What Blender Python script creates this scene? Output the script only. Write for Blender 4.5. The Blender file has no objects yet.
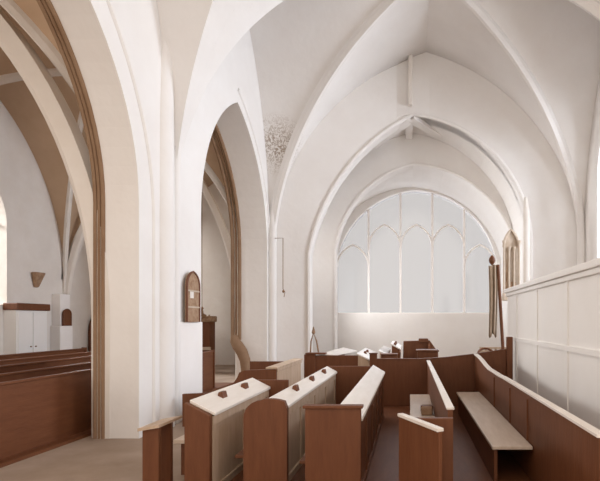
import bpy, bmesh, math, random
from mathutils import Vector, Matrix
random.seed(4)
S = bpy.context.scene
COL = S.collection

# ------------------------------------------------------------------ camera
EYE = 1.95            # eye height, metres
F = 450.0             # focal length in pixels of a 600 px wide frame
cam_d = bpy.data.cameras.new('camera')
cam = bpy.data.objects.new('camera', cam_d)
COL.objects.link(cam)
cam.location = (0, 0, EYE)
cam.rotation_euler = (math.radians(90), 0, 0)
cam_d.sensor_width = 36
cam_d.sensor_fit = 'HORIZONTAL'
cam_d.lens = 36 * F / 600
cam_d.shift_x = (300 - 410) / 600      # rising / crossed front of a view camera
cam_d.shift_y = (321 - 240.5) / 600
cam_d.clip_start = 0.05
S.camera = cam

# ------------------------------------------------------------------ world, lights, exposure
W = bpy.data.worlds.new('sky'); S.world = W
W.use_nodes = True
bg = W.node_tree.nodes['Background']
bg.inputs[0].default_value = (1.0, 0.89, 0.79, 1)
bg.inputs[1].default_value = 1.3

def lamp(name, kind, loc, rot, energy, color=(.97, .98, 1.0), size=None, size_y=None, angle=None):
    d = bpy.data.lights.new(name, kind)
    d.energy = energy; d.color = color
    if kind == 'AREA':
        d.shape = 'RECTANGLE'; d.size = size; d.size_y = size_y
    if angle is not None: d.angle = angle
    o = bpy.data.objects.new(name, d); COL.objects.link(o)
    o.location = loc; o.rotation_euler = rot
    return o

def aim(o, target):
    o.rotation_euler = (Vector(target) - o.location).to_track_quat('-Z', 'Y').to_euler()

# daylight standing in the tall south windows of the nave (right), outside the picture
for yy, e in ((4.5, 1100), (11.2, 2500)):
    l = lamp('window_and_fill_light', 'AREA', (9.6, yy, 6.3), (0, 0, 0), e, size=3.6, size_y=3.0)
    aim(l, (-3, yy + .3, 4.0))
# daylight in the east window of the chancel
l = lamp('window_and_fill_light', 'AREA', (0.5, 22.2, 5.2), (0, 0, 0), 260, size=4.4, size_y=5.0)
aim(l, (0.3, 5, 1.0))
# daylight in the north aisle's outer window (before the pier, outside the picture)
l = lamp('window_and_fill_light', 'AREA', (-16.0, 11.3, 6.6), (0, 0, 0), 2600, color=(1, .92, .82), size=2.6, size_y=2.6)
aim(l, (2.4, 9.5, 2.0))

l = lamp('window_and_fill_light', 'AREA', (-15.0, 20.4, 6.5), (0, 0, 0), 6500, color=(1, .93, .84), size=2.8, size_y=2.6)  # added fill through an unseen aisle opening, to brighten the pale screen
aim(l, (2.3, 6.9, 1.8))
# unseen chancel north window: lamp hung in a recess added behind the first arch
l = lamp('window_and_fill_light', 'AREA', (-4.1, 15.75, 5.0), (0, 0, 0), 100, size=1.0, size_y=4.0)
aim(l, (3, 15.4, 5.8)); l.data.spread = math.radians(75)

l = lamp('window_and_fill_light', 'AREA', (-3.8, 17.95, 3.0), (0, 0, 0), 85, size=.8, size_y=3.6)  # added lamp without a window, brightens the chancel end wall
aim(l, (1.6, 19.4, 2.2)); l.data.spread = math.radians(110)

S.view_settings.view_transform = 'Standard'
S.view_settings.look = 'None'
S.view_settings.exposure = 0.22
S.view_settings.gamma = 1.0
S.view_settings.use_curve_mapping = False

# ------------------------------------------------------------------ materials
def mat(name, c1, c2, scale=3.0, rough=.9, bump=.15, kind='noise', spec=.3, coat=0.0, stretch=(1, 1, 1), detail=6, bscale=None):
    m = bpy.data.materials.new(name); m.use_nodes = True
    nt = m.node_tree; N = nt.nodes; L = nt.links
    b = N['Principled BSDF']
    b.inputs['Roughness'].default_value = rough
    b.inputs['Specular IOR Level'].default_value = spec
    b.inputs['Coat Weight'].default_value = coat
    b.inputs['Coat Roughness'].default_value = .22
    tc = N.new('ShaderNodeTexCoord'); mp = N.new('ShaderNodeMapping')
    mp.inputs['Scale'].default_value = stretch
    L.new(tc.outputs['Object'], mp.inputs[0])
    n = N.new('ShaderNodeTexNoise'); n.inputs['Scale'].default_value = scale; n.inputs['Detail'].default_value = detail
    n.inputs['Roughness'].default_value = .6
    L.new(mp.outputs[0], n.inputs[0])
    r = N.new('ShaderNodeValToRGB')
    r.color_ramp.elements[0].position = .3; r.color_ramp.elements[1].position = .7
    r.color_ramp.elements[0].color = (*c1, 1); r.color_ramp.elements[1].color = (*c2, 1)
    L.new(n.outputs[0], r.inputs[0]); L.new(r.outputs[0], b.inputs['Base Color'])
    n2 = N.new('ShaderNodeTexNoise'); n2.inputs['Scale'].default_value = bscale or scale * 4
    L.new(mp.outputs[0], n2.inputs[0])
    bp = N.new('ShaderNodeBump'); bp.inputs['Strength'].default_value = bump; bp.inputs['Distance'].default_value = .03
    L.new(n2.outputs[0], bp.inputs['Height']); L.new(bp.outputs[0], b.inputs['Normal'])
    return m

PLASTER = mat('limewashed_plaster', (.79, .75, .715), (.83, .80, .77), scale=.9, rough=.95, bump=.25, spec=.1, bscale=5)
STONE = mat('limewashed_stone', (.72, .66, .60), (.78, .73, .68), scale=1.6, rough=.9, bump=.3, spec=.1, bscale=7)
MOULD = mat('brown_stone_moulding', (.25, .15, .09), (.31, .20, .125), scale=2.5, rough=.85, bump=.2, spec=.1)
FLOORM = mat('worn_stone_floor', (.30, .22, .16), (.42, .32, .25), scale=1.2, rough=.7, bump=.2)
WOOD = mat('dark_varnished_oak', (.125, .042, .0165), (.165, .060, .0245), scale=2.2, rough=.5, bump=.08, spec=.3, stretch=(6, 1, 6))
WOODV = mat('dark_varnished_oak_upright', (.125, .042, .0165), (.165, .060, .0245), scale=2.2, rough=.5, bump=.08, spec=.3, stretch=(6, 6, 1))
OAK = mat('pale_oak_side_lit', (.44, .31, .21), (.56, .42, .31), scale=2.0, rough=.55, bump=.08, spec=.4, stretch=(5, 5, 1))  # desk and pew sides: light from the right put into a paler oak
TOP = mat('glare_pale_bookrest', (.74, .67, .60), (.82, .76, .70), scale=2.0, rough=.45, bump=.05, spec=.5, stretch=(6, 1, 6))  # window glare on the dark tops and caps put into a pale colour
SEAT = mat('lit_oak_seat', (.55, .43, .33), (.66, .54, .44), scale=2.0, rough=.45, bump=.05, spec=.5, stretch=(6, 1, 6))  # light falling on these seats is put into the oak tone
PANEL = mat('pale_painted_panelling', (.82, .785, .75), (.86, .83, .80), scale=1.0, rough=.6, bump=.05, spec=.3)
METAL = mat('dull_brass', (.22, .12, .06), (.30, .18, .10), scale=8, rough=.5, bump=.05)
CLOTH = mat('heavy_drape', (.40, .30, .22), (.48, .38, .29), scale=6, rough=.95, bump=.2, spec=.05)
PAPER = mat('paper_slip', (.74, .68, .62), (.80, .75, .70), scale=8, rough=.9, bump=.02)
CARVED = mat('weathered_carved_wood', (.26, .15, .085), (.42, .28, .18), scale=9, rough=.8, bump=.5, bscale=20)
MONU = mat('brown_marble', (.46, .36, .27), (.58, .48, .38), scale=5, rough=.6, bump=.1)
SHADEBROWN = mat('shade_browned_plaster', (.50, .35, .235), (.60, .44, .31), scale=.8, rough=.95, bump=.2, spec=.1)  # dimness of the aisle vault put into a browner plaster colour
WHITE = mat('whitewashed_stone', (.84, .79, .75), (.87, .83, .80), scale=1.5, rough=.9, bump=.1, spec=.1)

GLASS = bpy.data.materials.new('leaded_glass'); GLASS.use_nodes = True
nt = GLASS.node_tree; nt.nodes.clear()
out = nt.nodes.new('ShaderNodeOutputMaterial'); mx = nt.nodes.new('ShaderNodeMixShader')
tr = nt.nodes.new('ShaderNodeBsdfTransparent'); tr.inputs[0].default_value = (.66, .685, .72, 1)
gl = nt.nodes.new('ShaderNodeBsdfGlossy'); gl.inputs['Roughness'].default_value = .1
mx.inputs[0].default_value = .06
nt.links.new(tr.outputs[0], mx.inputs[1]); nt.links.new(gl.outputs[0], mx.inputs[2]); nt.links.new(mx.outputs[0], out.inputs[0])

# plaster with a patch of old painted foliage (own shape, stays put on the web of the vault)
def painted_plaster(center, radius):
    m = PLASTER.copy(); m.name = 'limewashed_plaster_with_painted_foliage'
    nt = m.node_tree; N = nt.nodes; L = nt.links
    b = N['Principled BSDF']; old = b.inputs['Base Color'].links[0].from_socket
    geo = N.new('ShaderNodeTexCoord')
    sub = N.new('ShaderNodeVectorMath'); sub.operation = 'DISTANCE'; sub.inputs[1].default_value = center
    L.new(geo.outputs['Object'], sub.inputs[0])
    mr = N.new('ShaderNodeMapRange'); mr.inputs[1].default_value = radius; mr.inputs[2].default_value = radius * .2
    L.new(sub.outputs['Value'], mr.inputs[0])
    nz = N.new('ShaderNodeTexNoise'); nz.inputs['Scale'].default_value = 9; nz.inputs['Detail'].default_value = 8; nz.inputs['Distortion'].default_value = 2.2
    L.new(geo.outputs['Object'], nz.inputs[0])
    rp = N.new('ShaderNodeValToRGB'); rp.color_ramp.elements[0].position = .44; rp.color_ramp.elements[1].position = .58
    L.new(nz.outputs[0], rp.inputs[0])
    mu = N.new('ShaderNodeMath'); mu.operation = 'MULTIPLY'; L.new(mr.outputs[0], mu.inputs[0]); L.new(rp.outputs[0], mu.inputs[1])
    mu2 = N.new('ShaderNodeMath'); mu2.operation = 'MULTIPLY'; mu2.inputs[1].default_value = .85; L.new(mu.outputs[0], mu2.inputs[0])
    mix = N.new('ShaderNodeMix'); mix.data_type = 'RGBA'
    mix.inputs[7].default_value = (.30, .215, .145, 1)
    L.new(mu2.outputs[0], mix.inputs[0]); L.new(old, mix.inputs[6]); L.new(mix.outputs[2], b.inputs['Base Color'])
    return m

# ------------------------------------------------------------------ mesh helpers
class MB:
    """collects shapes and links them as ONE mesh object"""
    def __init__(self): self.bm = bmesh.new()
    def poly(self, pts):
        return self.bm.faces.new([self.bm.verts.new(p) for p in pts])
    def box(self, a, b):
        (x0, y0, z0), (x1, y1, z1) = a, b
        v = [self.bm.verts.new(p) for p in ((x0,y0,z0),(x1,y0,z0),(x1,y1,z0),(x0,y1,z0),(x0,y0,z1),(x1,y0,z1),(x1,y1,z1),(x0,y1,z1))]
        for f in ((0,3,2,1),(4,5,6,7),(0,1,5,4),(1,2,6,5),(2,3,7,6),(3,0,4,7)): self.bm.faces.new([v[i] for i in f])
        return self
    def hexa(self, lo, hi):
        """8 corner solid: four points below, four above, same order"""
        v = [self.bm.verts.new(p) for p in list(lo) + list(hi)]
        for f in ((0,3,2,1),(4,5,6,7),(0,1,5,4),(1,2,6,5),(2,3,7,6),(3,0,4,7)): self.bm.faces.new([v[i] for i in f])
        return self
    def prism(self, pts, d):
        """extrude a polygon (3D points) by vector d"""
        d = Vector(d); n = len(pts)
        a = [self.bm.verts.new(p) for p in pts]; b = [self.bm.verts.new(Vector(p) + d) for p in pts]
        self.bm.faces.new(a[::-1]); self.bm.faces.new(b)
        for i in range(n): self.bm.faces.new((a[i], a[(i+1) % n], b[(i+1) % n], b[i]))
        return self
    def strip(self, A, B):
        a = [self.bm.verts.new(p) for p in A]; b = [self.bm.verts.new(p) for p in B]
        for i in range(len(A) - 1):
            try: self.bm.faces.new((a[i], a[i+1], b[i+1], b[i]))
            except ValueError: pass
        return self
    def tube(self, pts, r, n=8, cap=True):
        pts = [Vector(p) for p in pts]; rings = []
        ref = None
        for i, p in enumerate(pts):
            t = (pts[min(i+1, len(pts)-1)] - pts[max(i-1, 0)]).normalized()
            if ref is None: ref = t.orthogonal().normalized()
            ref = (ref - t * ref.dot(t)).normalized()
            q = t.cross(ref)
            rr = r[i] if isinstance(r, (list, tuple)) else r
            rings.append([self.bm.verts.new(p + (ref * math.cos(2*math.pi*k/n) + q * math.sin(2*math.pi*k/n)) * rr) for k in range(n)])
        for a, b in zip(rings, rings[1:]):
            for k in range(n): self.bm.faces.new((a[k], a[(k+1) % n], b[(k+1) % n], b[k]))
        if cap: self.bm.faces.new(rings[0][::-1]); self.bm.faces.new(rings[-1])
        return self
    def sweep(self, pts, prof, up):
        """sweep a closed profile (list of (u,v)) along pts; v axis follows 'up' callable or vector"""
        pts = [Vector(p) for p in pts]; rings = []
        for i, p in enumerate(pts):
            t = (pts[min(i+1, len(pts)-1)] - pts[max(i-1, 0)]).normalized()
            w = Vector(up); w = (w - t * w.dot(t)).normalized(); u = t.cross(w)
            rings.append([self.bm.verts.new(p + u * a + w * b) for a, b in prof])
        n = len(prof)
        for a, b in zip(rings, rings[1:]):
            for k in range(n): self.bm.faces.new((a[k], a[(k+1) % n], b[(k+1) % n], b[k]))
        self.bm.faces.new(rings[0][::-1]); self.bm.faces.new(rings[-1])
        return self
    def lathe(self, c, prof, n=16):
        c = Vector(c); rings = []
        for r, z in prof:
            rings.append([self.bm.verts.new(c + Vector((r*math.cos(2*math.pi*k/n), r*math.sin(2*math.pi*k/n), z))) for k in range(n)])
        for a, b in zip(rings, rings[1:]):
            for k in range(n): self.bm.faces.new((a[k], a[(k+1) % n], b[(k+1) % n], b[k]))
        self.bm.faces.new(rings[0][::-1]); self.bm.faces.new(rings[-1])
        return self
    def build(self, name, material, parent=None, smooth=False, bevel=0, label=None, origin=None):
        bmesh.ops.remove_doubles(self.bm, verts=self.bm.verts, dist=1e-5)
        bmesh.ops.recalc_face_normals(self.bm, faces=self.bm.faces)
        if smooth:
            for f in self.bm.faces: f.smooth = True
        me = bpy.data.meshes.new(name); self.bm.to_mesh(me); self.bm.free()
        o = bpy.data.objects.new(name, me); COL.objects.link(o)
        me.materials.append(material)
        if smooth:
            try: me.set_sharp_from_angle(angle=math.radians(40))
            except Exception: pass
        if bevel:
            b = o.modifiers.new('bevel', 'BEVEL'); b.width = bevel; b.segments = 2; b.limit_method = 'ANGLE'
        if parent is not None:
            o.parent = parent
            o.matrix_parent_inverse = Matrix.Translation(parent.location).inverted()
        if label: o['label'] = label
        return o

def thing(name, label, cat, loc, group=None):
    o = bpy.data.objects.new(name, None); COL.objects.link(o)
    o.location = loc; o.empty_display_size = .2
    o['label'] = label; o['category'] = cat
    if group: o['group'] = group
    return o
def tag(o, label, cat, group=None):
    o['label'] = label; o['category'] = cat
    if group: o['group'] = group
    return o
def struct(o):
    if o.parent is None: o['kind'] = 'structure'
    return o

def arc(p0, p1, sag, n=14):
    """2D arc from p0 to p1 whose bulge (sag*chord) lies to the LEFT of travel"""
    p0 = Vector(p0); p1 = Vector(p1); d = p1 - p0; c = d.length; s = sag * c
    if abs(s) < 1e-6: return [p0.lerp(p1, i / n) for i in range(n + 1)]
    R = (c*c/4 + s*s) / (2*s); nrm = Vector((-d.y, d.x)) / c
    o = (p0 + p1) / 2 + nrm * (s - R)
    a0 = math.atan2(*(p0 - o).yx); a1 = math.atan2(*(p1 - o).yx)
    while a1 - a0 > math.pi: a1 -= 2*math.pi
    while a1 - a0 < -math.pi: a1 += 2*math.pi
    return [o + Vector((math.cos(a0 + (a1-a0)*i/n), math.sin(a0 + (a1-a0)*i/n))) * abs(R) for i in range(n + 1)]

def arch_path(sl, sr, zspring, apex, sagl=None, sagr=None, zfoot=0.0, n=14):
    """(s,z) path from left foot over a pointed arch to right foot"""
    def auto(w, h):     # arc that leaves the springing upright
        R = (w*w + h*h) / (2*w); c = math.hypot(w, h)
        return (R - math.sqrt(max(R*R - c*c/4, 0))) / c
    al, ar = apex[0] - sl, sr - apex[0]; h = apex[1] - zspring
    sagl = auto(al, h) if sagl is None else sagl
    sagr = auto(ar, h) if sagr is None else sagr
    L = arc((sl, zspring), apex, sagl, n)
    Rr = arc(apex, (sr, zspring), sagr, n)
    return [Vector((sl, zfoot))] + L + Rr[1:] + [Vector((sr, zfoot))]

def wall_with_arch(mb, path, s0, s1, ztop, t0, t1, axis):
    """slab between t0 and t1 with an opening along path. axis 'x': slab spans X (faces -Y at t0); 'y': slab spans Y (t is X)"""
    def P(s, z, t): return (s, t, z) if axis == 'x' else (t, s, z)
    zs = path[1].y; cx = (path[0].x + path[-1].x) / 2; zf = path[0].y
    outer = []
    for p in path:
        if p.y <= zs + 1e-6: outer.append(Vector((s0 if p.x < cx else s1, p.y))); continue
        d = p - Vector((cx, zs)); k = 1e9
        if d.x < -1e-9: k = min(k, (s0 - cx) / d.x)
        if d.x > 1e-9: k = min(k, (s1 - cx) / d.x)
        if d.y > 1e-9: k = min(k, (ztop - zs) / d.y)
        outer.append(Vector((cx, zs)) + d * k)
    for c in (Vector((s0, ztop)), Vector((s1, ztop))):
        i = min(range(len(outer)), key=lambda j: (outer[j] - c).length); outer[i] = c
    for t in (t0, t1):
        mb.strip([P(p.x, p.y, t) for p in path], [P(q.x, q.y, t) for q in outer])
    mb.strip([P(p.x, p.y, t0) for p in path], [P(p.x, p.y, t1) for p in path])
    mb.strip([P(p.x, p.y, t0) for p in outer], [P(p.x, p.y, t1) for p in outer])
    return mb

# ------------------------------------------------------------------ the setting
XL, XR = -4.5, 5.58           # nave walls
XA = -5.08                    # aisle face of the arcade wall
XO = -11.2                    # outer wall of the north aisle
YE = 14.5                     # east wall of the nave
CX = .54

fl = MB(); fl.box((XO - .6, -1.5, -.2), (XR + .6, 23.2, 0)); struct(fl.build('floor', FLOORM))
fl = MB(); fl.box((XO, 3.2, 0), (XA - .35, 13.9, .05)); struct(fl.build('floor', WOOD))
fl = MB(); fl.box((-2.42, 3.3, 0), (1.46, 9.98, .06)); struct(fl.build('floor', WOOD))
# arcade wall: two bays in view
aw = MB()
p1 = arch_path(2.95, 7.47, 3.9, (5.2, 7.15))
wall_with_arch(aw, p1, 1.8, 8.58, 12.2, XL, XA, 'y')
p2 = arch_path(9.69, 14.16, 4.2, (11.75, 7.66))
wall_with_arch(aw, p2, 8.58, YE + .6, 12.2, XL, XA, 'y')
struct(aw.build('wall_left', PLASTER))

# pier shaft and vault ribs ------------------------------------------------
ZS, HV = 3.8, 7.3
def prof(s):
    s = min(abs(s), 1.0); return math.sqrt(2.25 - (s + .5)**2) / math.sqrt(2)
def vault_grid(name, x0, x1, y0, y1, zs, H, material, n=56, xc=None, ext=0):
    mb = MB(); xc = (x0 + x1) / 2; yc = (y0 + y1) / 2; a = (x1 - x0) / 2; b = (y1 - y0) / 2
    g = []
    # spread samples so the steep springings stay smooth
    ss = [math.sin(math.pi/2 * (-1 + 2*i/n)) for i in range(n + 1)]
    for sy in ss:
        row = []
        for sx in ss:
            z = zs + H * max(prof(sx), prof(sy))
            row.append(mb.bm.verts.new((xc + a*sx, yc + b*sy, z)))
        g.append(row)
    if ext: g.append([mb.bm.verts.new((v.co.x, v.co.y + ext, v.co.z)) for v in g[-1]])
    for j in range(len(g) - 1):
        for i in range(n):
            A_, B_, C_, D_ = g[j][i], g[j][i+1], g[j+1][i+1], g[j+1][i]
            if i == j: mb.bm.faces.new((A_, B_, C_)); mb.bm.faces.new((A_, C_, D_))
            elif i == n - 1 - j: mb.bm.faces.new((A_, B_, D_)); mb.bm.faces.new((B_, C_, D_))
            else: mb.bm.faces.new((A_, B_, C_, D_))
    o = mb.build(name, material, smooth=True)
    so = o.modifiers.new('thickness', 'SOLIDIFY'); so.thickness = .16; so.offset = 1
    for p in o.data.polygons:
        if p.normal.z > 0: p.flip()
    so.offset = -1
    return struct(o)
FOL = painted_plaster((-4.12, 13.95, 7.4), 1.0)
vault_grid('ceiling', XL, XR, 8.58, YE, ZS, HV, FOL, ext=1.2)
vault_grid('ceiling', XL, XR, 2.66, 8.58, ZS, HV, PLASTER)

RIB = [(-.10, .12), (-.10, -.04), (-.045, -.15), (.045, -.15), (.10, -.04), (.10, .12)]
def diag_rib(x0, x1, y0, y1, zs, H, n=40):
    """rib from the springing (x0,y0) to the crown (x1,y1)"""
    pts = []
    for i in range(n + 1):
        s = math.sin(math.pi/2 * (1 - i / n))
        pts.append((x0 + (x1-x0)*(1-s), y0 + (y1-y0)*(1-s), zs + H*prof(s)))
    return pts
rb = MB()
yc2 = (8.58 + YE) / 2; yc1 = (2.66 + 8.58) / 2
for (x0, y0, yc) in ((XR, 8.58, yc2), (XL, YE, yc2), (XR, YE, yc2), (XR, 8.58, yc1)):
    rb.sweep(diag_rib(x0, CX, y0, yc, ZS, HV), RIB, (0, 0, 1))
struct(rb.build('trim_1', PLASTER))
tr_ = MB()
pts = diag_rib(XR, CX, 8.58, 8.58, ZS, HV); tr_.sweep(pts, RIB, (0, 0, 1))
struct(tr_.build('trim_2', PLASTER))
# half-round shafts that carry the ribs
sh = MB()
sh.tube([(XL - .06, 8.28, 0), (XL - .06, 8.28, 1.2), (XL - .06, 8.28, ZS), (XL - .06, 8.28, ZS + 2), (XL - .02, 8.30, ZS + 3.2), (XL + .1, 8.32, ZS + 4.4)], [.21, .21, .21, .19, .15, .06], 20)
sh.tube([(XL, 8.60, 0), (XL, 8.60, 4.0), (XL + .03, 8.60, 5.2), (XL + .18, 8.60, 6.4), (XL + .42, 8.60, 7.3)], [.10, .10, .10, .10, .06], 12)
struct(sh.build('trim_3', PLASTER, smooth=True))
sh = MB()
sh.tube([(XL + .09, YE - .08, 0), (XL + .09, YE - .08, ZS + .6), (XL + .12, YE - .1, ZS + 1.6), (XL + .3, YE - .2, ZS + 3)], [.13, .13, .11, .04], 12)
sh.tube([(XR - .09, YE - .08, 0), (XR - .09, YE - .08, ZS + .6), (XR - .12, YE - .1, ZS + 1.6), (XR - .3, YE - .2, ZS + 3)], [.13, .13, .11, .04], 12)
struct(sh.build('trim_4', PLASTER, smooth=True))

# east wall of the nave and the stepped arches of the chancel ----------------
def PX(px, Y): return (px - 410) * Y / F
def PZ(py, Y): return EYE + (321 - py) * Y / F
ea = MB()
YA = YE
pa = arch_path(PX(307, YA), PX(533, YA), PZ(252, YA), (PX(413, 15.3), PZ(113, 15.3)), .112, .19)
wall_with_arch(ea, pa, XL - .02, XR + .02, 12.2, YA, 15.1, 'x')
FOLD = .9
def fold(x): return FOLD * max(0, 1 - (abs(x - .05) / (4.55 if x < .05 else 5.53)))
bmesh.ops.subdivide_edges(ea.bm, edges=[e for e in ea.bm.edges if (e.verts[0].co.x - .05) * (e.verts[1].co.x - .05) < -1e-3 and abs(e.verts[0].co.z - 12.2) < .01 and abs(e.verts[1].co.z - 12.2) < .01], cuts=1)
for v in ea.bm.verts: v.co.y += fold(v.co.x)
pa2 = arch_path(-4.3, PX(533, YA), PZ(252, YA), (PX(413, 15.3), PZ(113, 15.3)), .16, .19)  # left side widened into an added recess for the lamp
wall_with_arch(ea, pa2, XL - .12, XR + .02, 12.2, 15.3, 16.9, 'x')
struct(ea.build('wall_east', PLASTER))
YB = 16.9
ebm = MB()
pb = arch_path(PX(335, YB), PX(517, YB), PZ(250, YB), (PX(413, YB), PZ(164, YB)), .16, .17)
wall_with_arch(ebm, pb, XL, XR, 11, YB, 17.5, 'x')
pb2 = arch_path(-3.9, PX(517, YB), PZ(250, YB), (PX(413, YB), PZ(164, YB)), .17, .17)  # left side widened to hide the added chancel lamp
wall_with_arch(ebm, pb2, XL, XR, 11, 17.5, 19.9, 'x')
struct(ebm.build('wall_chancel', PLASTER))
YC = 19.9
ecm = MB()
pc = arch_path(PX(336, YC), PX(497, YC), PZ(262, YC), (PX(414, YC), PZ(190, YC)), .17, .18, zfoot=PZ(314, YC))
wall_with_arch(ecm, pc, XL, XR, 11, YC, 20.4, 'x')
ecm.box((XL, YC, 0), (XR, 20.4, PZ(314, YC)))
struct(ecm.build('wall_end', PLASTER))
# moulding on the arch edges
ed = MB()
def arch3(path, Y, skipfoot=False): return [(p.x, Y, p.y) for p in path]
ed.tube([(p.x, YA + fold(p.x), p.y) for p in pa], .07, 8)
ed.tube(arch3(pb, YB), .06, 8)
struct(ed.build('trim_5', PLASTER, smooth=True))

# east window --------------------------------------------------------------
w = MB(); Yw = YC + .25
zsill = PZ(314, YC)
xl_, xr_ = PX(336, YC), PX(497, YC); apx = PX(414, YC); zap = PZ(190, YC); zsp = PZ(262, YC)
def inside_top(x):
    best = zsp
    for a, b in zip(pc[1:-1], pc[2:-1]):
        if min(a.x, b.x) <= x <= max(a.x, b.x) and abs(b.x - a.x) > 1e-9:
            best = a.y + (b.y - a.y) * (x - a.x) / (b.x - a.x)
    return best
nl = 5
for k in range(1, nl):
    x = xl_ + (xr_ - xl_) * k / nl
    w.box((x - .045, Yw - .05, zsill), (x + .045, Yw + .05, inside_top(x) + .05))
for k in range(nl):
    x0 = xl_ + (xr_ - xl_) * k / nl; x1 = xl_ + (xr_ - xl_) * (k + 1) / nl
    zt = zsp - .2 if k in (0, nl - 1) else zsp + .7
    q = arch_path(x0, x1, zt, ((x0 + x1) / 2, zt + 1.0), n=6)
    w.tube([(p.x, Yw, p.y) for p in q[1:-1]], .05, 6)
w.box((xl_, Yw - .1, zsill - .08), (xr_, Yw + .1, zsill + .06))
win = struct(w.build('window_1', WHITE))
g = MB(); g.prism([(p.x, Yw - .01, p.y) for p in pc], (0, .02, 0)); g.build('pane', GLASS, win)

# right wall of the nave with tall window openings ---------------------------
rw = MB()
for (a, b) in ((1.0, 7.9), (7.9, YE + .6)):
    m_ = (a + b) / 2
    wall_with_arch(rw, arch_path(m_ - 1.9, m_ + 1.9, 6.2, (m_, 8.3), zfoot=2.9), a, b, 12.2, XR, XR + .5, 'y')
rw.box((XR, 1.0, 0), (XR + .5, YE + .6, 2.9))
struct(rw.build('wall_right', PLASTER))
def pane(n, path, x, bars):
    w_ = MB(); y0_, y1_ = path[0].x, path[-1].x; z0_ = path[0].y
    for k in range(1, bars):
        yy = y0_ + (y1_ - y0_) * k / bars
        w_.box((x - .05, yy - .04, z0_), (x + .05, yy + .04, path[1].y + .6))
    w_.box((x - .05, y0_, path[1].y), (x + .05, y1_, path[1].y + .06))
    f = struct(w_.build('window_%d' % n, WHITE))
    g = MB(); g.prism([(x - .01, p.x, p.y) for p in path], (.02, 0, 0)); g.build('pane', GLASS, f)
for n_, m_ in ((2, 4.45), (3, 11.5)):
    pane(n_, arch_path(m_ - 1.9, m_ + 1.9, 6.2, (m_, 8.3), zfoot=2.9), XR + .3, 3)

# north aisle ----------------------------------------------------------------
ao = MB()
for (a, b) in ((5.4, 13.0),):
    wall_with_arch(ao, arch_path(10.1, 12.5, 4.6, (11.3, 6.2), zfoot=2.4), a, b, 9.2, XO, XO - .5, 'y')
ao.box((XO - .5, 5.4, 0), (XO, 13.0, 2.4)); ao.box((XO - .5, 13.0, 0), (XO, 15.0, 9.2)); ao.box((XO - .5, 15.0, 0), (XO, 20.6, 2.9))
wall_with_arch(ao, arch_path(16.3, 18.9, 4.8, (17.6, 6.3), zfoot=2.9), 15.0, 20.6, 9.2, XO, XO - .5, 'y')  # opening added out of sight behind the pier to pass lamp light
struct(ao.build('wall_aisle', STONE))
pane(4, arch_path(10.1, 12.5, 4.6, (11.3, 6.2), zfoot=2.4), XO - .3, 3)
pane(5, arch_path(16.3, 18.9, 4.8, (17.6, 6.3), zfoot=2.9), XO - .3, 3)  # glazing of the added, unseen opening
ae = MB()
YAE = 20.0
ae.box((XO, YAE, 0), (XA + .3, YAE + .5, 9.2))
ae.box((XA, YE + .6, 0), (XA + .3, YAE, 9.2))
struct(ae.build('wall_aisle_end', STONE))
AZ, AH = 2.9, 5.5
def vault_aisle(y0, y1): return vault_grid('ceiling', XO, XA, y0, y1, AZ, AH, SHADEBROWN, n=40)
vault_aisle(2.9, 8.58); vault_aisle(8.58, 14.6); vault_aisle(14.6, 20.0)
ar = MB()
ARIB = [(-.14, .1), (-.14, -.16), (-.06, -.26), (.06, -.26), (.14, -.16), (.14, .1)]
xm = (XO + XA) / 2
for yy, xe, k_ in ((7.6, XA, 1.0), (14.6, XA - .42, .6)):
    q = arch_path(XO, xe, AZ - .9, (xm, AZ + AH - .2), n=18)
    ar.sweep([(p.x, yy, p.y) for p in q if p.x > -8 or p.y > 2.75], [(a*k_, b*k_) for a, b in ARIB], (0, 0, 1))
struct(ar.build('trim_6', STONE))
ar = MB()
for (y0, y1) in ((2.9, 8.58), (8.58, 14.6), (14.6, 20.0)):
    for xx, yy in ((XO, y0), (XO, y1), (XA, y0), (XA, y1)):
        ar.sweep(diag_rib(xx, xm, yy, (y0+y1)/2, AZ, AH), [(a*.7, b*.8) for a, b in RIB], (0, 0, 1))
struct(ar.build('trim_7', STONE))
# outer orders of the arcade arches on the nave side
oo = MB()
q = arch_path(2.5, 7.90, 3.7, (5.2, 7.75)); oo.tube([(XL, p.x, p.y) for p in q], .05, 8)
q = [p for p in arch_path(9.35, 14.42, 4.2, (11.75, 8.0)) if p.x > 11.7 and p.y > 4]; oo.tube([(XL, p.x, p.y) for p in q], .05, 8)
struct(oo.build('trim_14', PLASTER, smooth=True))
# brown roll mouldings on the aisle edge of the arcade arches
mo = MB()
for dx, r in ((-.01, .035), (-.075, .03), (-.14, .035)):
    mo.tube([(XA + dx, p.x, p.y) for p in p1], r, 8)
for dx, r in ((-.28, .055), (-.39, .035), (-.50, .06)):
    mo.tube([(XA + dx, p.x, max(p.y, 1.36)) for p in p2 if p.x > 11.7], r, 8)
struct(mo.build('trim_8', MOULD, smooth=True))
mo = MB(); wall_with_arch(mo, p2, 9.0, 15.3, 9.2, XA - .24, XA, 'y')
struct(mo.build('trim_15', PLASTER))
# carved bracket where the mouldings of the far pier run out
bk = MB()
yb = 14.1
bk.tube([(PX(a, yb), yb, PZ(b, yb)) for a, b in ((234, 335), (235, 341), (238, 346), (242, 352), (245, 360), (246, 370), (245, 382), (242, 400))], [.10, .15, .17, .17, .16, .15, .14, .14], 14)
struct(bk.build('trim_9', MOULD, smooth=True))
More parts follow.
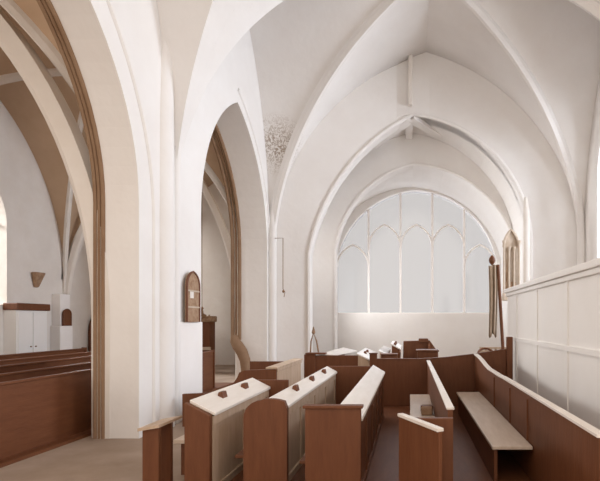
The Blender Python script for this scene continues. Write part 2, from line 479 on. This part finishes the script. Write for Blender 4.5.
# whitened pilaster strip on the aisle wall, carrying the ribs
pl = MB(); pl.box((XO, 14.0, 0), (XO + .32, 14.52, 1.80)); pl.box((XO, 14.06, 1.80), (XO + .28, 14.46, 2.8))
struct(pl.build('trim_10', WHITE, bevel=.02))
pl = MB(); pl.box((XL, 8.72, 0), (XL + .05, 9.66, 1.93)); struct(pl.build('trim_11', WHITE, bevel=.015))
# strip above the crown of the chancel arch
st = MB(); st.box((PX(408, 15.3), 15.1, PZ(107, 15.3)), (PX(412.5, 15.3), 15.5, 11.4)); struct(st.build('trim_12', STONE, bevel=.03))
# ribs crossing under the crown of the first arch
cr = MB()
for tx, ty, ya, yb2 in ((441, 133, 15.5, 16.6), (373, 143, 15.5, 16.6)):
    a = Vector((PX(411, ya), ya, PZ(117, ya))); b = Vector((PX(tx, yb2), yb2, PZ(ty + 2, yb2)))
    cr.sweep([a.lerp(b, i / 6) for i in range(7)], [(-.16, .3), (-.16, -.12), (.16, -.12), (.16, .3)], (0, 0, 1))
cr.sweep([(PX(409, 15.4), 15.5, PZ(116, 15.4)), (PX(409, 15.4), YB, PZ(116, 15.4) - .05)], [(-.13, .3), (-.13, -.14), (.13, -.14), (.13, .3)], (0, 0, 1))
struct(cr.build('trim_13', PLASTER))

# ------------------------------------------------------------------ box pews
def slope_desk(root, x0, x1, y0, y1, zl, zr, body=OAK, stops=(), ends=True, base=0.0, top=TOP):
    """long book desk running away from the camera, its top sloping down to the right"""
    b = MB()
    b.hexa([(x0 + .02, y0, base), (x1 - .02, y0, base), (x1 - .02, y1, base), (x0 + .02, y1, base)],
           [(x0 + .02, y0, zl - .03), (x1 - .02, y0, zr - .03), (x1 - .02, y1, zr - .03), (x0 + .02, y1, zl - .03)])
    b.build('body', body, root)
    n = max(2, int((y1 - y0) / .75)); fr = MB()
    for k in range(n + 1):
        yy = y0 + (y1 - y0 - .08) * k / n
        fr.box((x1 - .021, yy, base), (x1, yy + .08, zr - .035))
    fr.box((x1 - .022, y0 + .002, zr - .14), (x1 + .004, y1 - .002, zr - .036)); fr.box((x1 - .022, y0 + .002, base + .002), (x1 + .004, y1 - .002, base + .14))
    fr.build('panel_frame', body, root)
    t = MB()
    t.hexa([(x0 - .015, y0 - .01, zl - .035), (x1 + .03, y0 - .01, zr - .035), (x1 + .03, y1, zr - .035), (x0 - .015, y1, zl - .035)],
           [(x0 - .015, y0 - .01, zl), (x1 + .03, y0 - .01, zr), (x1 + .03, y1, zr), (x0 - .015, y1, zl)])
    t.build('bookrest', top, root, bevel=.006, label='pale sloping bookrest')
    for f in stops:
        yy = y0 + (y1 - y0) * f; xm_ = x0 + (x1 - x0) * .42; zz = zl + (zr - zl) * .42
        s = MB()
        s.hexa([(xm_ - .035, yy - .07, zz + .006), (xm_ + .035, yy - .07, zz - .018), (xm_ + .035, yy + .07, zz - .018), (xm_ - .035, yy + .07, zz + .006)],
               [(xm_ - .025, yy - .06, zz + .06), (xm_ + .02, yy - .06, zz + .06), (xm_ + .02, yy + .06, zz + .06), (xm_ - .025, yy + .06, zz + .06)])
        s.build('book_stop', WOOD, root, bevel=.005)

def cap_panel(root, name, x0, x1, y0, y1, z, cap=True, mat_=WOODV, base=0.0, capm=WOOD):
    b = MB(); b.box((x0, y0, base), (x1, y1, z)); b.build(name, mat_, root, bevel=.008)
    if cap:
        c = MB(); c.box((x0 - .015, y0 - .015, z), (x1 + .015, y1 + .015, z + .035)); c.build('cap_rail', capm, root, bevel=.008)

# first desk, against the pier
t = thing('pew_desk', 'long pew desk nearest the large pier, pale sloping top with two blocks', 'pew', (-2.2, 5.8, 0), 'pew desks in the nave')
slope_desk(t, -2.36, -2.13, 4.86, 6.78, 1.10, .96, stops=(.30, .68))
b = MB(); b.prism([(-2.40, 4.78, 0), (-2.13, 4.78, 0), (-2.13, 4.78, .94), (-2.40, 4.78, 1.08)], (0, .07, 0)); b.build('end_panel', WOODV, t, bevel=.008, label='dark end panel')
s = MB(); s.box((-2.95, 5.6, .42), (-2.40, 7.4, .47)); s.build('seat', SEAT, t, bevel=.008)
s = MB(); s.box((-2.9, 5.7, 0), (-2.82, 7.3, .42)); s.build('seat_support', WOOD, t)
s = MB(); s.box((-2.36, 6.785, 0), (-1.84, 6.845, 1.06)); s.build('back_panel', WOODV, t, bevel=.008, label='dark panel closing the far end')

tb = thing('low_bench', 'low bench end with pale top by the foot of the large pier', 'bench', (-2.95, 4.9, 0))
b = MB(); b.hexa([(-2.86, 4.72, .79), (-2.63, 4.72, .83), (-2.63, 5.2, .83), (-2.86, 5.2, .79)], [(-2.86, 4.72, .82), (-2.63, 4.72, .86), (-2.63, 5.2, .86), (-2.86, 5.2, .82)]); b.build('top', OAK, tb)
for yy in (4.76, 5.0):
    b = MB(); b.prism([(-2.83, yy, 0), (-2.66, yy, 0), (-2.66, yy, .825), (-2.83, yy, .795)], (0, .05, 0)); b.build('support', WOODV, tb)

# second desk
t = thing('pew_desk', 'long pew desk with three blocks, second from the large pier, rounded dark end', 'pew', (-1.45, 6.8, 0), 'pew desks in the nave')
slope_desk(t, -1.57, -1.42, 5.0, 8.60, 1.09, .985, stops=(.26, .53, .80))
e = MB()
ep = [(-1.80, 0), (-1.33, 0), (-1.33, 1.00)] + [(p.x, p.y) for p in arc((-1.36, 1.08), (-1.58, 1.105), -.05, 4)] + [(p.x, p.y) for p in arc((-1.62, 1.09), (-1.80, .90), -.2, 6)][::1]
e.prism([(x, 4.86, z) for x, z in ep], (0, .07, 0)); e.build('end_panel', WOODV, t, label='dark end panel with rounded shoulder')
s = MB(); s.box((-1.57, 8.605, 0), (-.76, 8.665, 1.085)); s.build('back_panel', WOODV, t, bevel=.008, label='dark panel closing the far end')
s = MB(); s.box((-1.95, 5.0, .42), (-1.60, 6.7, .46)); s.build('seat', WOOD, t, bevel=.008)

# third desk
t = thing('pew_desk', 'broad plain pew desk without blocks, white sloping top, at centre of the near pews', 'pew', (-.6, 6.6, 0), 'pew desks in the nave')
slope_desk(t, -.71, -.52, 4.65, 8.85, 1.09, .95, body=WOODV)
e = MB(); e.box((-1.07, 4.58, 0), (-.50, 4.64, 1.06)); e.build('end_panel', WOODV, t, bevel=.008, label='dark near end panel')
e = MB(); e.box((-1.09, 4.56, 1.06), (-.48, 4.66, 1.09)); e.build('cap_rail', WOOD, t, bevel=.006)
s = MB(); s.box((-1.18, 4.8, .42), (-.75, 8.4, .46)); s.build('seat', WOOD, t, bevel=.008)

# fourth: upright partition with a white cap, seat on its left and an open door
t = thing('box_pew_partition', 'dark upright pew partition with straight white cap and an open door', 'pew', (.4, 7, 0), 'upright pew partitions')
b = MB(); b.box((.38, 4.5, 0), (.43, 9.98, 1.06)); b.build('partition', WOODV, t)
b = MB(); b.box((.365, 4.5, 1.06), (.445, 9.98, 1.085)); b.build('cap_rail', TOP, t, bevel=.006, label='white cap rail')
s = MB(); s.box((.0, 6.4, .46), (.38, 8.9, .50)); s.build('seat', SEAT, t, bevel=.008, label='pale lit seat')
s = MB(); s.box((.03, 6.45, 0), (.07, 8.85, .46)); s.build('seat_support', WOOD, t)
d = MB()
A = Vector((-.08, 4.36, 0)); B = Vector((.27, 3.74, 0)); nn = Vector((B.y - A.y, A.x - B.x, 0)).normalized() * .035
d.hexa([A, B, B + nn, A + nn], [v + Vector((0, 0, 1.03)) for v in (A, B, B + nn, A + nn)])
dr = d.build('door', WOODV, t, bevel=.006)
d = MB(); k = Vector((0, 0, 1.03)); d.hexa([v + k for v in (A - nn*.4, B - nn*.4, B + nn*1.4, A + nn*1.4)], [v + k + Vector((0, 0, .03)) for v in (A - nn*.4, B - nn*.4, B + nn*1.4, A + nn*1.4)])
d.build('cap_rail', TOP, dr, bevel=.005, label='white cap rail of the door')
b = MB(); b.box((.0, 4.16, 0), (.40, 4.21, 1.05)); b.build('end_panel', WOODV, t, bevel=.006)

t5 = thing('hassock', 'small dark kneeling cushion lying on the pale seat by the open pew door', 'cushion', (.28, 7.0, .5))
b = MB(); b.box((.17, 6.88, .503), (.35, 7.16, .63)); b.build('cushion', CARVED, t5, bevel=.03)
b = MB(); b.box((.166, 6.98, .55), (.354, 7.05, .634)); b.build('strap', WOOD, t5)

# fifth: partition whose cap sweeps down from the far panel
t = thing('box_pew_partition', 'dark pew partition with white cap sweeping down from the back panel', 'pew', (1.45, 7, 0), 'upright pew partitions')
zc = [(9.98, 1.20), (9.6, 1.19), (9.1, 1.15), (8.6, 1.09), (8.2, 1.06), (7.2, 1.055), (6.9, 1.065), (5.6, 1.065), (3.4, 1.065)]
b = MB(); b.prism([(1.43, y, z) for y, z in zc] + [(1.43, 3.4, 0), (1.43, 9.98, 0)], (.05, 0, 0)); b.build('partition', WOODV, t)
b = MB(); b.sweep([(1.455, y, z) for y, z in zc], [(-.042, 0), (.042, 0), (.042, .028), (-.042, .028)], (0, 0, 1)); b.build('cap_rail', TOP, t, bevel=.005, label='white cap rail')
s = MB(); s.box((.95, 5.2, .46), (1.42, 9.2, .50)); s.build('seat', SEAT, t, bevel=.008, label='pale lit seat')
s = MB(); s.box((.98, 5.25, 0), (1.02, 9.15, .46)); s.build('seat_support', WOOD, t)
s = MB()
for yy in (5.45, 6.4, 7.6): s.box((1.412, yy, .5), (1.43, yy + .05, 1.0))
s.build('panel_frame', WOODV, t)

# the transverse back panel that closes the pews, its top rising to the right
t = thing('pew_back_panel', 'long dark panel across the pews, its top rising towards the pale screen', 'pew', (.8, 10, 0))
b = MB(); tp = [(-.74, 1.09), (.2, 1.09), (.75, 1.12), (1.45, 1.20), (2.26, 1.32)]
b.prism([(x, 10.0, z) for x, z in tp] + [(2.26, 10.0, 0), (-.74, 10.0, 0)], (0, .05, 0)); b.build('panel', WOODV, t)
b = MB(); b.sweep([(x, 10.025, z) for x, z in tp], [(-.04, 0), (.04, 0), (.04, .025), (-.04, .025)], (0, 0, 1)); b.build('cap_rail', WOOD, t)
b = MB(); b.box((2.14, 9.92, 0), (2.27, 10.05, 1.60)); b.build('post', WOODV, t, bevel=.015)

# pew standing against the far pier
t = thing('bench_pew', 'dark bench pew with scooped end and pale side, standing before the far pier', 'pew', (-2.9, 9.2, 0))
b = MB()
q = [(-4.2, 0), (-4.2, .60)] + [(p.x, p.y) for p in arc((-3.75, .62), (-3.15, 1.0), -.18, 8)] + [(-3.05, 1.04), (-2.47, 1.06), (-2.47, 0)]
b.prism([(x, 8.3, z) for x, z in q], (0, .07, 0)); b.build('front_panel', WOODV, t, label='dark scooped front')
b = MB(); b.box((-2.55, 8.37, 0), (-2.47, 10.2, 1.02)); b.build('side_panel', OAK, t, bevel=.01, label='pale side panel')
b = MB(); b.box((-2.66, 8.28, 1.06), (-2.44, 10.25, 1.10)); b.box((-2.60, 8.37, 1.0), (-2.455, 10.22, 1.06)); b.build('cap_rail', OAK, t, bevel=.012)
b = MB(); b.box((-3.6, 8.4, .42), (-2.6, 10.1, .47)); b.build('seat', WOOD, t, bevel=.008)
b = MB(); b.box((-3.6, 10.12, 0), (-2.55, 10.18, 1.04)); b.build('back_panel', WOODV, t)

# ------------------------------------------------------------------ choir desks beyond the panel
t = thing('choir_desk', 'dark choir desk with tall end post, below the wire stand', 'choir desk', (-2, 11.6, 0), 'choir desks')
b = MB(); b.box((-2.45, 11.5, 0), (-1.30, 11.56, 1.07)); b.build('front_panel', WOODV, t, bevel=.008)
b = MB(); b.box((-2.70, 11.45, 0), (-2.42, 11.60, 1.10)); b.build('end_post', WOODV, t, bevel=.02)
b = MB(); b.box((-2.66, 11.42, 1.10), (-2.15, 11.66, 1.14)); b.build('cap_rail', WOOD, t, bevel=.01)
b = MB(); b.hexa([(-2.35, 11.57, 1.07), (-1.95, 11.57, 1.05), (-1.55, 13.2, 1.05), (-1.95, 13.2, 1.15)], [(-2.35, 11.57, 1.10), (-1.95, 11.57, 1.08), (-1.55, 13.2, 1.08), (-1.95, 13.2, 1.18)])
b.build('bookrest', TOP, t, bevel=.006, label='pale bookrest')
b = MB(); b.box((-2.1, 11.8, 0), (-1.9, 13.1, 1.05)); b.build('support', WOODV, t)

def choir(label, x0, x1, y0, y1, zl, zr, stops=(), body=OAK):
    t = thing('choir_desk', label, 'choir desk', ((x0+x1)/2, (y0+y1)/2, 0), 'choir desks')
    slope_desk(t, x0, x1, y0, y1, zl, zr, stops=stops, body=body)
    return t
choir('choir desk with two blocks on its pale top, right of the dark front with post', -1.28, -1.0, 10.9, 13.2, 1.17, 1.02, (.35, .6))
choir('narrow choir desk with plain pale top, left of the desk with three blocks', -.80, -.62, 11.6, 13.9, 1.19, 1.10, ())
t = choir('small steep choir desk with three blocks on its white top', -.50, -.28, 11.9, 13.6, 1.36, 1.22, (.15, .45, .75), body=WOODV)
t = thing('choir_stall', 'dark high-backed choir stall beside the desk with three blocks', 'choir stall', (.15, 13.8, 0))
b = MB(); b.prism([(-.24, 13.7, 0), (.86, 13.7, 0), (.86, 13.7, 1.0), (.60, 13.7, 1.36), (-.20, 13.7, 1.34)], (0, .08, 0)); b.build('back_panel', WOODV, t, bevel=.01)
b = MB(); b.prism([(.25, 13.64, 1.30), (.60, 13.64, 1.30), (.54, 13.64, 1.42), (.27, 13.64, 1.42)], (0, .14, 0)); b.build('crest', WOODV, t, bevel=.01)
b = MB(); b.prism([(.55, 13.0, 0), (.55, 13.78, 0), (.55, 13.78, 1.34), (.55, 13.5, 1.2), (.55, 13.2, .8), (.55, 13.0, .75)], (.06, 0, 0)); b.build('side_panel', WOODV, t)
b = MB(); b.box((-.26, 13.2, .42), (.55, 13.7, .47)); b.build('seat', WOOD, t)
t = thing('choir_bench', 'low dark bench back standing between the two paler choir desks', 'bench', (-.95, 10.7, 0))
yq = 10.7
b = MB(); b.box((PX(369.5, yq), yq, 0), (PX(377, yq), yq + .06, PZ(354, yq))); b.build('back_panel', WOODV, t, bevel=.008)
b = MB(); b.box((PX(369, yq), yq - .03, PZ(354, yq)), (PX(377.5, yq), yq + .09, PZ(353, yq))); b.build('cap_rail', WOOD, t, bevel=.006)
b = MB(); b.box((PX(370, yq), yq - .3, .42), (PX(376.5, yq), yq, .46)); b.build('seat', WOOD, t)
t = thing('prayer_desk', 'low dark kneeling desk peeping over the cross panel, below three blocks', 'desk', (-.6, 11, 0))
b = MB(); b.box((PX(381, 10.9), 10.9, 0), (PX(397, 10.9), 11.2, PZ(355, 10.9))); b.build('body', WOODV, t, bevel=.008)
b = MB(); b.box((PX(380.5, 10.9), 10.87, PZ(355, 10.9)), (PX(397.5, 10.9), 11.24, PZ(354, 10.9))); b.build('top', WOOD, t, bevel=.006)
t = thing('lectern_box', 'small dark box desk standing behind the cross panel, in front of the stall', 'desk', (.4, 11.2, 0))
b = MB(); b.box((.18, 11.0, 0), (.68, 11.4, 1.20)); b.build('body', WOODV, t, bevel=.01)
b = MB(); b.box((.15, 10.97, 1.20), (.71, 11.43, 1.24)); b.build('top', WOOD, t, bevel=.008)

# chair and rail by the pole
t = thing('armchair', 'small round-backed wooden chair beside the pole, beyond the cross panel', 'chair', (1.9, 11.6, 0))
ch = MB(); ch.tube([(1.75 + .0 + .22*(1-math.cos(a)) , 11.6 - .0 + .22*math.sin(a), 1.05 + .18*math.sin(a)) for a in [math.pi*k/10 for k in range(11)]], .03, 8); ch.build('back_hoop', WOOD, t)
ch = MB(); ch.box((1.74, 11.42, .44), (2.2, 11.88, .49)); ch.build('seat', WOOD, t, bevel=.02)
ch = MB(); ch.box((1.80, 11.78, .49), (2.12, 11.82, 1.18)); ch.build('backrest', OAK, t, bevel=.02, label='pale backrest')
for x, y in ((1.76, 11.44), (2.15, 11.44)):
    ch = MB(); ch.box((x, y, 0), (x + .04, y + .04, .44)); ch.build('leg', WOOD, t)
for x, y in ((1.76, 11.82), (2.15, 11.82)):
    ch = MB(); ch.box((x, y, 0), (x + .04, y + .04, 1.05)); ch.build('leg', WOOD, t)
t = thing('altar_rail', 'low rail of turned balusters at the foot of the pole', 'rail', (2.4, 12.6, 0))
r = MB(); r.box((1.95, 12.55, 1.17), (2.85, 12.65, 1.22)); r.build('top_rail', OAK, t)
r = MB(); r.box((1.95, 12.55, .05), (2.85, 12.65, .11)); r.box((1.95, 12.55, 0), (2.02, 12.65, 1.17)); r.box((2.78, 12.55, 0), (2.85, 12.65, 1.17)); r.build('frame', OAK, t)
for k in range(5):
    r = MB(); r.lathe((2.12 + k * .14, 12.6, .11), [(.025, 0), (.04, .2), (.02, .4), (.035, .6), (.02, .8), (.03, 1.06)], 8); r.build('baluster', OAK, t, smooth=True)

# ------------------------------------------------------------------ pale screen on the right
t = thing('panelled_screen', 'tall pale panelled screen with a moulded ledge, along the right of the pews', 'screen', (2.6, 7, 0))
b = MB(); b.box((2.36, 2.6, 0), (2.52, 10.9, 2.62)); b.build('panel', PANEL, t)
b = MB(); b.box((2.28, 2.55, 2.62), (2.60, 10.98, 2.72)); b.box((2.32, 2.58, 2.54), (2.56, 10.94, 2.62)); b.build('ledge', PANEL, t, bevel=.015)
b = MB()
for yy in (3.5, 5.1, 6.7, 8.3, 9.9): b.box((2.34, yy, .15), (2.362, yy + .10, 2.56))
b.box((2.336, 2.604, 1.5), (2.364, 10.896, 1.58)); b.build('panel_frame', PANEL, t)

# carved monument on the wall beyond the ledge
t = thing('wall_monument', 'carved brown monument with slender columns above the pale ledge', 'monument', (3.6, 14.35, 2.9))
ym = YE - .02
def MX(a): return PX(a, 14.2)
b = MB(); b.box((MX(503), 14.20, 2.6), (MX(533), 14.46, 2.75)); b.build('base', MONU, t, bevel=.02)
for a, h in ((504.5, 1.75), (509.5, 1.55), (514.5, 1.55), (519.5, 1.75)):
    b = MB(); b.lathe((MX(a), 14.27, 2.75), [(.06, 0), (.06, .06), (.04, .1), (.036, h - .12), (.06, h - .05), (.06, h)], 10); b.build('column', MONU, t, smooth=True)
b = MB(); q = arch_path(MX(504.5), MX(519.5), 4.3, (MX(512), 4.85), zfoot=2.75, n=6)
b.prism([(p.x, 14.36, p.y) for p in q], (0, .08, 0)); b.build('back_plate', MONU, t, bevel=.02)
b = MB(); b.tube([(p.x, 14.33, p.y) for p in q[1:-1]], .045, 8); b.build('arch_moulding', MONU, t)
b = MB(); b.box((MX(505.5), 14.28, 2.75), (MX(517), 14.36, 3.2)); b.prism([(MX(506.5), 14.28, 3.2), (MX(511.5), 14.28, 3.2), (MX(511.0), 14.28, 3.5), (MX(509), 14.28, 3.95), (MX(507), 14.28, 3.5)], (0, .08, 0)); b.build('relief', CARVED, t, bevel=.03, label='dark carved relief')
# tall half shaft on the edge of the first arch
sh = MB(); sh.tube([(MX(529.5) , 14.56, 2.5), (MX(529.5), 14.56, 5.4), (MX(528.5), 14.56, 5.95)], [.11, .11, .05], 12); struct(sh.build('trim_16', STONE, smooth=True))

# pole and drape
t = thing('banner_pole', 'tall leaning brown pole standing by the end of the pale screen', 'pole', (2.5, 12.0, 0))
b = MB(); b.tube([(PX(503.5, 12) + .05, 12.0, 0.06), (PX(498, 12), 12.0, 3.45)], .045, 10); b.build('shaft', WOOD, t, smooth=True)
b = MB(); b.lathe((PX(504, 12) + .05, 12.0, 0), [(.2, 0), (.2, .04), (.09, .08), (.07, .16)], 16); b.build('foot', WOOD, t)
b = MB(); b.tube([(PX(498.2, 12), 12.0, 3.40), (PX(491.5, 12), 12.0, 3.45)], .018, 8); b.build('bracket', METAL, t)
b = MB(); b.lathe((PX(492, 12), 12.0, 3.44), [(.01, .0), (.07, .06), (.09, .13), (.07, .2), (.02, .26)], 14); b.build('knob', WOOD, t, smooth=True)
dm = MB(); cols = []
for i in range(13):
    u = i / 12; x = PX(488.5, 12) + (PX(497, 12) - PX(488.5, 12)) * u; y = 12.0 + .05 * math.sin(u * 16)
    cols.append([(x + .02*math.sin(v*3+u), y, 3.42 - v * (1.86 + .06*math.sin(u*9))) for v in [k/10 for k in range(11)]])
for a, b2 in zip(cols, cols[1:]): dm.strip(a, b2)
o = dm.build('drape', CLOTH, t, smooth=True); sm = o.modifiers.new('thickness', 'SOLIDIFY'); sm.thickness = .012

# wire stand on the end post of the choir desk
t = thing('wire_stand', 'thin wire stand like an inverted V on the choir desk end post', 'stand', (-2.5, 11.54, 1.14))
b = MB(); zz = 1.145; x_ = PX(313.5, 11.54)
b.tube([(PX(310.5, 11.54), 11.54, zz), (PX(311, 11.54), 11.54, zz + .28), (x_, 11.54, zz + .50), (PX(316.5, 11.54), 11.54, zz + .3), (PX(318.5, 11.54), 11.54, zz)], .02, 8); b.build('wire', METAL, t, smooth=True)
b = MB(); b.lathe((x_, 11.54, zz + .46), [(.02, 0), (.05, .05), (.035, .11), (.012, .2)], 10); b.build('finial', METAL, t, smooth=True)

# thin rod with hook hanging by the corner shaft of the far pier
b = MB(); b.tube([(XL + .16, YE - .12, PZ(236, 14)), (PX(283, 14.0), 14.0, PZ(238, 14)), (PX(283, 14.0), 14.0, PZ(289, 14)), (PX(285, 14.0), 14.0, PZ(292, 14)), (PX(284, 14.0), 14.0, PZ(297, 14))], .012, 6)
b.lathe((PX(283.4, 14), 14.0, PZ(293, 14)), [(.01, 0), (.04, .04), (.04, .07), (.01, .1)], 8)
tag(b.build('hanging_rod', METAL), 'thin rod with hook hanging beside the corner shaft of the far pier', 'rod')

# ------------------------------------------------------------------ pointed boards on the piers
def pointed_board(name, label, y0, y1, z0, z1, x, paper=True, m=None):
    t = thing(name, label, 'board', (x, (y0+y1)/2, z0), 'pointed wooden boards')
    m_ = (y0 + y1) / 2; zs = z1 - (z1 - z0) * .30
    q = arch_path(y0, y1, zs, (m_, z1), zfoot=z0, n=6)
    b = MB(); b.prism([(x, p.x, p.y) for p in q], (.05, 0, 0)); b.build('board', m or CARVED, t, bevel=.008)
    fr = MB(); fr.tube([(x + .05, p.x, p.y) for p in q], .022, 6); fr.build('frame', WOODV, t)
    h = z1 - z0
    for f in (.28, .60):
        r = MB(); r.box((x + .05, y0, z0 + h*f), (x + .062, y1, z0 + h*f + .03)); r.build('rail', MONU if paper else WOODV, t)
    if paper:
        p = MB(); p.box((x + .05, y0 + .12, z0 + h*.47), (x + .058, y0 + .26, z0 + h*.60)); p.build('paper_slip', PAPER, t, label='white paper slip')
    return t
pointed_board('notice_board', 'pointed carved wooden board with white slip on the large near pier', 8.88, 9.40, 1.93, 2.95, XL + .05)
pointed_board('notice_board', 'small pointed dark board on the white pilaster of the left aisle', 14.10, 14.42, 1.80, 2.32, XO + .29, paper=False, m=WOODV)

# ------------------------------------------------------------------ things in the aisle
t = thing('aisle_door', 'dark pointed door in the left aisle, half hidden by the near pier', 'door', (XO, 16, 0))
q = arch_path(15.65, 16.65, 1.6, (16.15, 2.32), n=6)
b = MB(); b.prism([(XO + .01, p.x, p.y) for p in q], (.10, 0, 0)); b.build('leaf', WOODV, t)
b = MB(); b.tube([(XO + .1, p.x, p.y) for p in q], .06, 6); b.build('frame', WOODV, t)
b = MB(); b.lathe((XO + .13, 15.85, 1.0), [(.01, 0), (.04, .03), (.01, .07)], 8); b.build('handle', METAL, t)
t = thing('tall_cupboard', 'pale cupboard with dark cornice left of the white aisle pilaster', 'cupboard', (XO + .3, 13.4, 0))
b = MB(); b.box((XO + .01, 12.4, 0), (XO + .35, 13.45, 2.25)); b.build('body', PANEL, t)
b = MB(); b.box((XO + .01, 12.36, 2.25), (XO + .42, 13.50, 2.45)); b.build('cornice', WOODV, t, bevel=.02, label='dark cornice')
for y in (12.44, 12.94):
    b = MB(); b.box((XO + .35, y, .1), (XO + .375, y + .47, 2.2)); dd = b.build('door', PANEL, t, bevel=.006)
    b = MB(); b.lathe((XO + .39, y + .4 if y < 12.6 else y + .07, 1.2), [(.01, 0), (.025, .02), (.01, .04)], 8); b.build('knob', METAL, dd)
t = thing('carved_corbel', 'dark carved corbel on the aisle wall above the pale cupboard', 'corbel', (XO, 13.4, 2.9))
b = MB(); b.hexa([(XO + .01, 13.36, 2.95), (XO + .08, 13.36, 2.95), (XO + .08, 13.5, 2.95), (XO + .01, 13.5, 2.95)], [(XO + .01, 13.26, 3.4), (XO + .22, 13.26, 3.4), (XO + .22, 13.6, 3.4), (XO + .01, 13.6, 3.4)]); b.build('block', CARVED, t, bevel=.04)

# pews in the aisle: rows facing the nave
def aisle_pew(x, y0, y1, z, label):
    t = thing('aisle_pew', label, 'pew', (x, (y0+y1)/2, 0), 'dark pews in the left aisle')
    b = MB(); b.box((x - .03, y0, .05), (x + .03, y1, z)); b.build('backrest', WOOD, t)
    b = MB(); b.box((x - .05, y0, z), (x + .05, y1, z + .04)); b.build('cap_rail', WOOD, t, bevel=.01)
    b = MB(); b.box((x - .5, y0 + .05, .42), (x - .03, y1 - .05, .46)); b.build('seat', WOOD, t)
    for yy in (y0, y1 - .06):
        b = MB(); b.prism([(x - .52, yy, 0), (x + .06, yy, 0), (x + .06, yy, z + .06), (x - .06, yy, z + .06), (x - .2, yy, .7), (x - .52, yy, .62)], (0, .06, 0)); b.build('end_panel', WOODV, t)
    return t
aisle_pew(-5.65, 4.6, 12.9, 1.06, 'dark aisle pew standing closest behind the arcade piers')
aisle_pew(-6.6, 4.7, 13.0, 1.06, 'dark aisle pew, second row behind the near pier')
aisle_pew(-7.6, 4.8, 13.2, 1.08, 'dark aisle pew, middle row of the left aisle')
aisle_pew(-8.65, 5.5, 13.4, 1.08, 'dark aisle pew, second row from the aisle wall')
aisle_pew(-9.75, 6.0, 13.5, 1.1, 'dark aisle pew nearest the white pilaster and cupboard')

# dark case seen through the second arch, with a hanging lamp before it
t = thing('organ_case', 'dark case with cornice seen through the second arch', 'organ case', (-8.2, 18, 0))
yo = 17.0
b = MB(); b.box((PX(190, yo), yo, .0), (PX(209.5, yo), yo + .5, PZ(322, yo))); b.build('body', WOODV, t, bevel=.02)
b = MB(); b.box((PX(188, yo), yo - .05, PZ(322, yo)), (PX(211, yo), yo + .55, PZ(316, yo))); b.build('cornice', CARVED, t, bevel=.03)
for a, c in ((350, 347), (357, 355.5)):
    b = MB(); b.box((PX(188, yo), yo - .06, PZ(a, yo)), (PX(211, yo), yo, PZ(c, yo))); b.build('rail', MONU, t, label='pale rail')
t = thing('hanging_lamp', 'brass lamp on a chain before the dark case, beyond the second arch', 'lamp', (-7.4, 16, 1.9))
yl = 16.0
b = MB(); b.tube([(PX(202, yl), yl, PZ(312, yl)), (PX(202, yl), yl, 6.9)], .012, 6); b.build('chain', METAL, t)
b = MB(); b.lathe((PX(202, yl), yl, PZ(319, yl)), [(.02, 0), (.12, .06), (.16, .14), (.05, .2), (.03, .34), (.06, .38), (.01, .46)], 14); b.build('lamp_body', METAL, t, smooth=True)
for k in range(6):
    a = k * math.pi / 3
    b = MB(); b.tube([(PX(202, yl) + .1*math.cos(a), yl + .1*math.sin(a), PZ(318, yl) + .05), (PX(202, yl) + .24*math.cos(a), yl + .24*math.sin(a), PZ(318, yl)), (PX(202, yl) + .28*math.cos(a), yl + .28*math.sin(a), PZ(318, yl) + .12)], .014, 6); b.build('arm', METAL, t)
